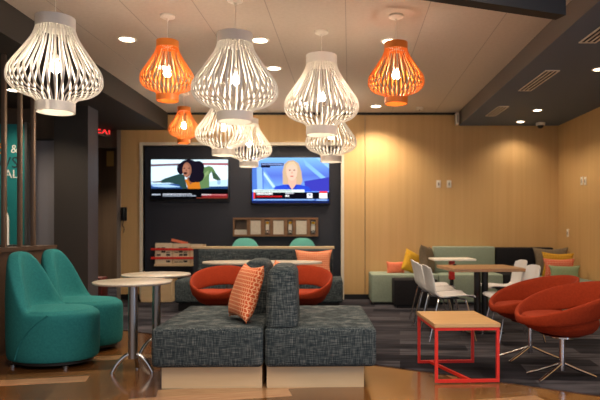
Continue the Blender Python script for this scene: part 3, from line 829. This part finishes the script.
# square it up: centre, size and turn
ctr = Vector((sum(p[0] for p in w0)/4, sum(p[1] for p in w0)/4))
wd = ((w0[1][0]-w0[0][0])+(w0[2][0]-w0[3][0]))/2; dp = Y(118)-Y(136)
ang = -math.atan2(((w0[3][0]+w0[2][0])-(w0[0][0]+w0[1][0]))/2, dp)
t.location = (ctr.x, ctr.y, .008); t.rotation_euler = (0, 0, ang)
a, b = wd/2, dp/2; H_ = .405; q_ = .011
bm = B()
def bar3(bm, p, q, r=.011):
    p, q = Vector(p), Vector(q); d = q-p; m_ = d.to_track_quat('Z', 'Y').to_matrix().to_4x4()
    box(bm, -r, r, -r, r, -r, d.length+r, 0, Matrix.Translation(p) @ m_)
for sx in (-1, 1):
    for sy in (-1, 1):
        bm = B(); box(bm, sx*(a-q_)-q_, sx*(a-q_)+q_, sy*(b-q_)-q_, sy*(b-q_)+q_, 0, H_-.0); obj('leg', bm, M['red'], t, False)
bm = B()
for sy in (-1, 1):
    for zz in (q_, H_-q_): box(bm, -a+2*q_, a-2*q_, sy*(b-q_)-q_, sy*(b-q_)+q_, zz-q_, zz+q_)
for sx in (-1, 1): box(bm, sx*(a-q_)-q_, sx*(a-q_)+q_, -b+2*q_, b-2*q_, H_-2*q_, H_)
bm.free()
for sy in (-1, 1):
    for zz in (q_, H_-q_):
        bm = B(); box(bm, -a+2*q_, a-2*q_, sy*(b-q_)-q_, sy*(b-q_)+q_, zz-q_, zz+q_); obj('rail', bm, M['red'], t, False)
for sx in (-1, 1):
    bm = B(); box(bm, sx*(a-q_)-q_, sx*(a-q_)+q_, -b+2*q_, b-2*q_, H_-2*q_, H_); obj('rail', bm, M['red'], t, False)
bm = B(); bar3(bm, (-a*.55, b-2*q_, q_), (a*.1, -b+2*q_, q_)); obj('stretcher', bm, M['red'], t, False)
bm = B(); box(bm, -a-.006, a+.006, -b-.006, b+.006, H_, H_+.03); obj('tabletop', bm, M['oak'], t, False, bevel=.003)

# dining table at the right rear
t = thing('dining_table', 'brown wood table with a black double column base between the shell chairs', 'table', (X(480.5, 90), 6.45, .008), R_(4.5))
bm = B(); rbox(bm, -.40, .40, -.36, .36, .68, .715, .004, 1); obj('tabletop', bm, M['oak2'], t)
for dx in (-.035, .05):
    bm = B(); lathe(bm, [(.038, .02), (.038, .68)], 20, (dx, 0, 0)); obj('column', bm, M['plastic_b'], t)
bm = B(); rbox(bm, -.2, .2, -.2, .2, 0, .02, .005, 1); obj('foot_plate', bm, M['plastic_b'], t)
bm = B(); lathe(bm, [(.02, 0), (.02, .012), (.012, .016)], 14); o = obj('coaster', bm, M['plastic_b']); o.location = (X(451, 84), 6.70, .724); tag(o, 'tiny dark object on the back edge of the brown wood table', 'coaster')
# white topped table behind it with red legs
t = thing('white_side_table', 'white topped table with a red collar on its post, behind the brown wood table', 'table', (X(452, 76), 7.65, .008))
bm = B(); rbox(bm, -.27, .27, -.22, .22, .725, .75, .004, 1); obj('tabletop', bm, M['outlet'], t)
bm = B(); rbox(bm, -.035, .035, -.035, .035, .47, .725, .004, 1); obj('red_collar', bm, M['red'], t)
bm = B(); lathe(bm, [(.025, .02), (.025, .47)], 16); obj('column', bm, M['plastic_b'], t)
bm = B(); box(bm, -.18, .18, -.18, .18, 0, .02); obj('foot_plate', bm, M['plastic_b'], t, False)

# ================================================================ POUF BENCH (two modules)
def module(label, x0, x1, loc, rz, back):
    t = thing('pouf_bench', label, 'bench', loc, rz, 'tweed bench modules')
    bm = B(); rbox(bm, x0, x1, 0, 1.24, .158, .44, .035, 4); obj('seat', bm, M['tweed'], t)
    # slightly crowned top handled by soft edges; inset plinth
    bm = B(); box(bm, x0+.06 if x0 < -.1 else x0+.012, x1-.012 if x0 < -.1 else x1-.085, .07, 1.18, .0, .158); obj('plinth', bm, M['lightwood'], t, False)
    bx0, bx1, by0, by1, zt = back
    # tapering upholstered backrest with rounded top
    bm = B(); t2 = B()
    box(t2, bx0, bx1, by0, by1, .445, zt)
    for v in t2.verts:
        if v.co.z > .5:
            c = (bx0+bx1)/2; v.co.x = c+(v.co.x-c)*.90
            cy = (by0+by1)/2; v.co.y = cy+(v.co.y-cy)*.95
    es = [e for e in t2.edges if min(v.co.z for v in e.verts) > .5 or abs(e.verts[0].co.z-e.verts[1].co.z) > .1]
    bmesh.ops.bevel(t2, geom=es, offset=.07, segments=5, affect='EDGES', profile=.5)
    join(bm, t2); obj('backrest', bm, M['tweed'], t)
    return t
bx, by = X(263.5, 142), Y(142)
module('left half of the grey blue tweed bench, its backrest set to the rear', -.79, -.005, (bx, by, 0), R_(1.6), (-.235, -.006, .72, 1.22, .88))
module('right half of the grey blue tweed bench, its backrest at the front', .005, .80, (bx, by, 0), R_(1.6), (.008, .24, .01, .66, .868))
cushion(.41, .44, .15, M['patt'], (-.645, 4.44, .657), Euler((R_(-18), R_(0), R_(-62)), 'XYZ'), 'orange lattice cushion on the left bench half, leaning on the backrest')
cushion(.42, .44, .14, M['patt'], (-.40, 5.0, .655), Euler((R_(-16), 0, R_(98)), 'XYZ'), 'orange lattice cushion on the right bench half, mostly hidden behind its backrest')

# ================================================================ TEAL LOUNGE CHAIRS
def teal_chair():
    t = thing('teal_lounge_chair', '', 'chair', (0, 0, 0), 0, 'teal high-back tub chairs')
    ax, ay = .385, .31; nphi = 64
    def sm(x): x = max(0, min(1, x)); return x*x*(3-2*x)
    def Hh(phi):   # phi = 0 front (+x), pi rear
        d = abs(((phi-PI+PI) % (2*PI))-PI)      # angle from rear
        return d
    bm = B(); rings = []
    for k in range(nphi):
        ph = 2*PI*k/nphi; d = PI-abs(((ph+PI) % (2*PI))-PI)   # 0 at rear, pi at front
        wv = max(0, 1-(d/1.42)**2.5)**1.25
        h = .445+.50*wv
        th_ = .04+.07*sm(wv*2.5)
        c, sn = math.cos(ph), math.sin(ph)
        pr = []
        zseat = .47
        top = h
        lean = -.01*wv
        def pt(r, z, sh=0): return (c*ax*r+sh, sn*ay*r, z)
        pr.append(pt(.90, .05)); pr.append(pt(.965, .055)); pr.append(pt(.99, .09))
        for q in (.25, .5, .75): 
            zz = .09+(top-.06-.09)*q; pr.append(pt(1.0+.0*q, zz, lean*.5*q*q))
        shr = 1-.12*wv
        pr.append(pt(1.0*(1-.04*wv), top-.05, lean*.5)); pr.append(pt(.985*(1-.055*wv), top-.018, lean*.6)); pr.append(pt(.95-.06*wv, top, lean*.7))
        rin = .95-.06*wv-th_/ax*.8
        pr.append(pt(rin+.03, top+.0*wv+.008, lean*.7)); pr.append(pt(rin-.02*wv, max(top-.03, zseat-.004*(1-wv)), lean*.75))
        for q in (.3, .6, .85):
            zt = top-.03; zz = zt+(zseat-zt)*q if zt > zseat else zseat+.0
            rr = (rin-.02)*(1-q*.10-.15*wv*q*q); pr.append(pt(rr, max(zz, zseat if zt < zseat else zz), lean*.7*(1-q)))
        pr.append(pt((rin-.02)*.74, zseat+.006)); pr.append(pt(.35, zseat+.018)); 
        rings.append([bm.verts.new(p) for p in pr])
    cb = bm.verts.new((0, 0, .05)); ct = bm.verts.new((0, 0, .49))
    for k in range(nphi):
        a, b = rings[k], rings[(k+1) % nphi]
        for j in range(len(a)-1): bm.faces.new((a[j], b[j], b[j+1], a[j+1]))
        bm.faces.new((cb, b[0], a[0])); bm.faces.new((ct, a[-1], b[-1]))
    o = obj('shell', bm, M['teal'], t); ss = o.modifiers.new('s', 'SUBSURF'); ss.levels = ss.render_levels = 1
    # piping along the seam
    bm = B(); pts = []
    for k in range(40):
        f = k/39; ph = PI*(.36+.0)+0*f
    for sgn in (-1, 1):
        bm = B() if sgn > 0 else bm
        pts = smoothpts([(.13, sgn*ay*.945, .445), (.02, sgn*ay*1.004, .36), (-.10, sgn*ay*.975, .22), (-.16, sgn*ay*.915, .08)], 6)
        tube(bm, pts, .006, 6); obj('piping', bm, M['teal'], t)
    bm = B(); lathe(bm, [(.30, .022), (.335, .028), (.335, .048), (.30, .05)], 40, ay=.80); obj('base_ring', bm, M['column'], t)
    for sx in (-.24, .22):
        for sy in (-.19, .19):
            bm = B(); lathe(bm, [(.022, 0), (.024, .02)], 14, (sx, sy, 0)); obj('foot', bm, M['steel'], t)
    return t
tc = teal_chair()
tc.location = (-2.36, 4.95, 0); tc.rotation_euler = (0, 0, R_(-6)); tc['label'] = 'nearer teal high-back tub chair, at the left edge of the lounge'
dup(tc, (-2.385, 5.58, 0), R_(-6), 'farther teal high-back tub chair, behind the nearer one')

# ================================================================ ORANGE SWIVEL CHAIRS
def swivel_chair():
    # local frame: faces -Y, ring-shaped shell open at the lower back
    t = thing('orange_swivel_chair', '', 'chair', (0, 0, 0), 0, 'orange ring-back swivel chairs')
    n = 56; m_ = 14; bm = B(); rings = []
    for k in range(n):
        ph = 2*PI*k/n       # 0 = front (-Y), pi = rear
        wv = .5-.5*math.cos(ph); er = Vector((math.sin(ph), -math.cos(ph), 0))
        hh = .030+.088*wv**.7; tt = .021
        zc = .455+.160*wv; tilt = R_(8+16*wv)
        out = er*math.sin(tilt)+Vector((0, 0, math.cos(tilt))); nrm = er*math.cos(tilt)-Vector((0, 0, math.sin(tilt)))
        ctr = Vector((er.x*.262, er.y*.345, zc))+er*(.04*wv)
        rg = []
        for j in range(m_):
            b = 2*PI*j/m_; cc, sn = math.cos(b), math.sin(b)
            rg.append(bm.verts.new(ctr+nrm*tt*(abs(cc)**.8)*(1 if cc > 0 else -1)+out*hh*(abs(sn)**.8)*(1 if sn > 0 else -1)))
        rings.append(rg)
    for k in range(n):
        a, b = rings[k], rings[(k+1) % n]
        for j in range(m_): bm.faces.new((a[j], b[j], b[(j+1) % m_], a[(j+1) % m_]))
    o = obj('ring_backrest', bm, M['orange_f'], t); ss = o.modifiers.new('s', 'SUBSURF'); ss.levels = ss.render_levels = 1
    # thick upholstered seat, underside rising to the front tip
    bm = B(); t2 = B(); lathe(t2, [(.05, .335), (.45, .335), (.62, .342), (.80, .362), (.93, .40), (.985, .435), (.98, .465), (.92, .487), (.75, .492), (.4, .478), (.05, .472)], 48)
    for v in t2.verts:
        f = v.co.y; v.co.x *= .258
        v.co.y = v.co.y*(.335 if f < 0 else .27)
        if f < 0 and v.co.z < .46: v.co.z += (.46-v.co.z)*.45*f*f
        if f > 0: v.co.z -= .03*f*f
    join(bm, t2); o = obj('seat', bm, M['orange_f'], t)
    bm = B(); lathe(bm, [(.05, .322), (.11, .324), (.15, .332), (.16, .337)], 32); obj('underside_pan', bm, M['orange_f'], t)
    bm = B(); lathe(bm, [(.022, .06), (.022, .305), (.09, .31), (.09, .323)], 20); obj('column', bm, M['chrome'], t)
    for a in (211, 155, 32, -2):
        a = R_(a+72); e = Vector((math.cos(a), math.sin(a), 0))
        bm = B(); tube(bm, smoothpts([Vector((0, 0, .115)), e*.03+Vector((0, 0, .105)), e*.12+Vector((0, 0, .065)), e*.255+Vector((0, 0, .012))], 4), [.014]*12+[.011], 10, flat=.7)
        obj('leg', bm, M['chrome'], t)
    return t
oc = swivel_chair()
CA = (X(562, 132), Y(132), .008); CB = (X(530, 115.5), Y(115.5), .008)
oc.location = CA; oc.rotation_euler = (0, 0, R_(-72)); oc['label'] = 'nearest orange swivel chair, cut by the right edge of the photo'
dup(oc, CB, R_(-72), 'orange swivel chair between the red coffee table and the nearest orange one')
dup(oc, (X(219.5, 94), Y(94), .008), R_(0), 'orange swivel chair behind the bench on the left, facing the camera')
dup(oc, (X(303, 94), Y(94), .008), R_(0), 'orange swivel chair behind the bench on the right, half hidden by the backrest')

# ================================================================ SHELL CHAIRS
def shell_chair():
    # faces -Y locally
    t = thing('shell_chair', '', 'chair', (0, 0, 0), 0, 'pale grey shell chairs with chrome legs')
    prof = smoothpts([(-.235, .435), (-.20, .455), (-.05, .452), (.10, .44), (.17, .47), (.205, .54), (.235, .65), (.275, .79)] and [(0, a, b) for a, b in [(-.235, .432), (-.20, .453), (-.05, .450), (.10, .438), (.165, .465), (.20, .54), (.22, .65), (.25, .765)]], 4)
    bm = B(); W_ = 12; rows = []; rows2 = []
    n = len(prof)
    for k, p in enumerate(prof):
        f = k/(n-1); ra, rb = [], []
        hw = .225-.02*f if f < .55 else .215-.055*((f-.55)/.45)**2
        nx = prof[min(k+1, n-1)]-prof[max(k-1, 0)]; nn_ = Vector((0, -nx.z, nx.y)).normalized()
        for j in range(W_+1):
            u = -1+2*j/W_
            round_ = 1 if f < .9 else math.sqrt(max(0, 1-((f-.9)/.1)**2*abs(u)**3*.6))
            wx = hw*u
            cup = .03*u*u
            q = Vector((wx, p.y-(cup if f > .5 else 0)*min(1, (f-.5)*4), p.z+(cup*.6 if f < .6 else 0)-(.03*abs(u)**4 if k == n-1 else 0)))
            ra.append(bm.verts.new(q)); rb.append(bm.verts.new(q-nn_*.009))
        rows.append(ra); rows2.append(rb)
    for k in range(n-1):
        for j in range(W_):
            bm.faces.new((rows[k][j], rows[k][j+1], rows[k+1][j+1], rows[k+1][j])); bm.faces.new((rows2[k][j], rows2[k+1][j], rows2[k+1][j+1], rows2[k][j+1]))
        for j in (0, W_): bm.faces.new((rows[k][j], rows[k+1][j], rows2[k+1][j], rows2[k][j]))
    for k in (0, n-1):
        for j in range(W_): bm.faces.new((rows[k][j], rows2[k][j], rows2[k][j+1], rows[k][j+1]))
    obj('seat_shell', bm, M['shell'], t)
    for sx in (-1, 1):
        for sy, yf in ((-1, -.23), (1, .24)):
            bm = B(); tube(bm, smoothpts([(sx*.10, sy*.08, .425), (sx*.165, sy*.13, .42), (sx*.19, sy*.15, .38), (sx*.225, yf, .008)], 4), .0095, 8); obj('leg', bm, M['chrome'], t)
    bm = B(); box(bm, -.12, .12, -.10, .10, .418, .430); obj('mounting_plate', bm, M['plastic_b'], t, False)
    return t
sc = shell_chair()
xx = X(440, 96)+.07
sc.location = (xx, 6.02, .008); sc.rotation_euler = (0, 0, R_(94)); sc['label'] = 'pale shell chair left of the brown table, nearest of that row'
dup(sc, (xx-.01, 6.52, .008), R_(92), 'pale shell chair left of the brown table, middle of that row')
dup(sc, (xx+.02, 7.02, .008), R_(90), 'pale shell chair left of the brown table, farthest of that row')
x2 = X(508, 97)
dup(sc, (1.87, 5.95, .008), R_(-84), 'pale shell chair right of the brown table, nearer one lit blue')
dup(sc, (2.08, 6.95, .008), R_(-86), 'pale shell chair right of the brown table, farther one')

# ================================================================ RIGHT REAR LOUNGE
def seat_block(name, x0, x1, y0, y1, z1, m, label, r=.02, z0=.03, back=None):
    t = thing(name, label, 'bench', ((x0+x1)/2, (y0+y1)/2, .008), 0, 'low upholstered lounge blocks')
    a, b = (x1-x0)/2, (y1-y0)/2
    bm = B(); rbox(bm, -a, a, -b, b, z0, z1, r, 3); obj('seat', bm, m, t)
    bm = B(); box(bm, -a+.03, a-.03, -b+.03, b-.03, 0, z0); obj('plinth', bm, M['plastic_b'], t, False)
    if back:
        bm = B(); q0, q1, w0_, w1_, zz = back; rbox(bm, q0-(x0+x1)/2, q1-(x0+x1)/2, w0_-(y0+y1)/2, w1_-(y0+y1)/2, z1, zz, r, 3); obj('backrest', bm, m, t)
    return t
ze = .455
seat_block('lounge_bench', X(371.5, 66.5), X(433, 63)-.005, Y(66.5), BY-.03, ze, M['mint'], 'mint end block of the corner lounge, left end with coral cushion')
seat_block('lounge_bench', X(433, 63)+.005, X(494.5, 63)-.005, Y(66.5), BY-.03, ze, M['mint'], 'mint lounge block with a mint backrest behind the dining table', back=(X(433, 63)+.005, X(494.5, 63)-.005, BY-.25, BY-.03, Z(247, 63.2)))
seat_block('lounge_bench', X(494.5, 63)+.005, X(545, 66.5)-.1, Y(66.5), BY-.03, ze, M['blackv'], 'black lounge block with a black backrest near the corner', back=(X(494.5, 63)+.01, X(553, 63.2), BY-.25, BY-.03, Z(248, 63.2)))
seat_block('black_ottoman', X(393.5, 68.5), X(436, 68.5), 8.33, Y(66.5)-.01, .41, M['blackv'], 'black ottoman block pushed against the mint end block')
# block along the right wall
seat_block('lounge_bench', X(545, 66.5)-.09, RX-.03, 6.7, BY-.03, .42, M['mint2'], 'sage lounge block running along the right wall under the cushions', z0=.03)
cushion(.30, .20, .15, M['coral'], (X(395, 63.6), 9.05, ze+.085), (R_(-8), 0, .2), 'small coral cushion at the left end of the lounge')
cushion(.36, .36, .14, M['yellow'], (X(412.5, 64.2), 9.02, ze+.165), (R_(-12), R_(24), .4), 'mustard yellow cushion leaning beside the coral one')
cushion(.46, .46, .18, M['taupe'], (X(428, 65), 9.02, ze+.21), (R_(-8), R_(6), 1.1), 'taupe plush cushion against the mint backrest')
cushion(.54, .46, .16, M['taupe'], (X(556.5, 66.2), 8.98, ze+.18), (R_(-10), 0, -.1), 'large taupe cushion in the right corner behind the others')
cushion(.46, .38, .14, M['patt2'], (X(563, 68.5), 8.66, .42+.19), (R_(-12), R_(2), -.2), 'mustard knitted cushion in the right corner')
cushion(.44, .32, .12, M['patt3'], (X(564.5, 71), 8.36, .42+.145), (R_(-12), 0, -.2), 'red checked cushion between the knitted and the sage ones')
cushion(.42, .24, .12, M['sage'], (X(568.5, 73), 8.08, .42+.10), (R_(-14), 0, -.25), 'sage cushion frontmost in the right corner pile')
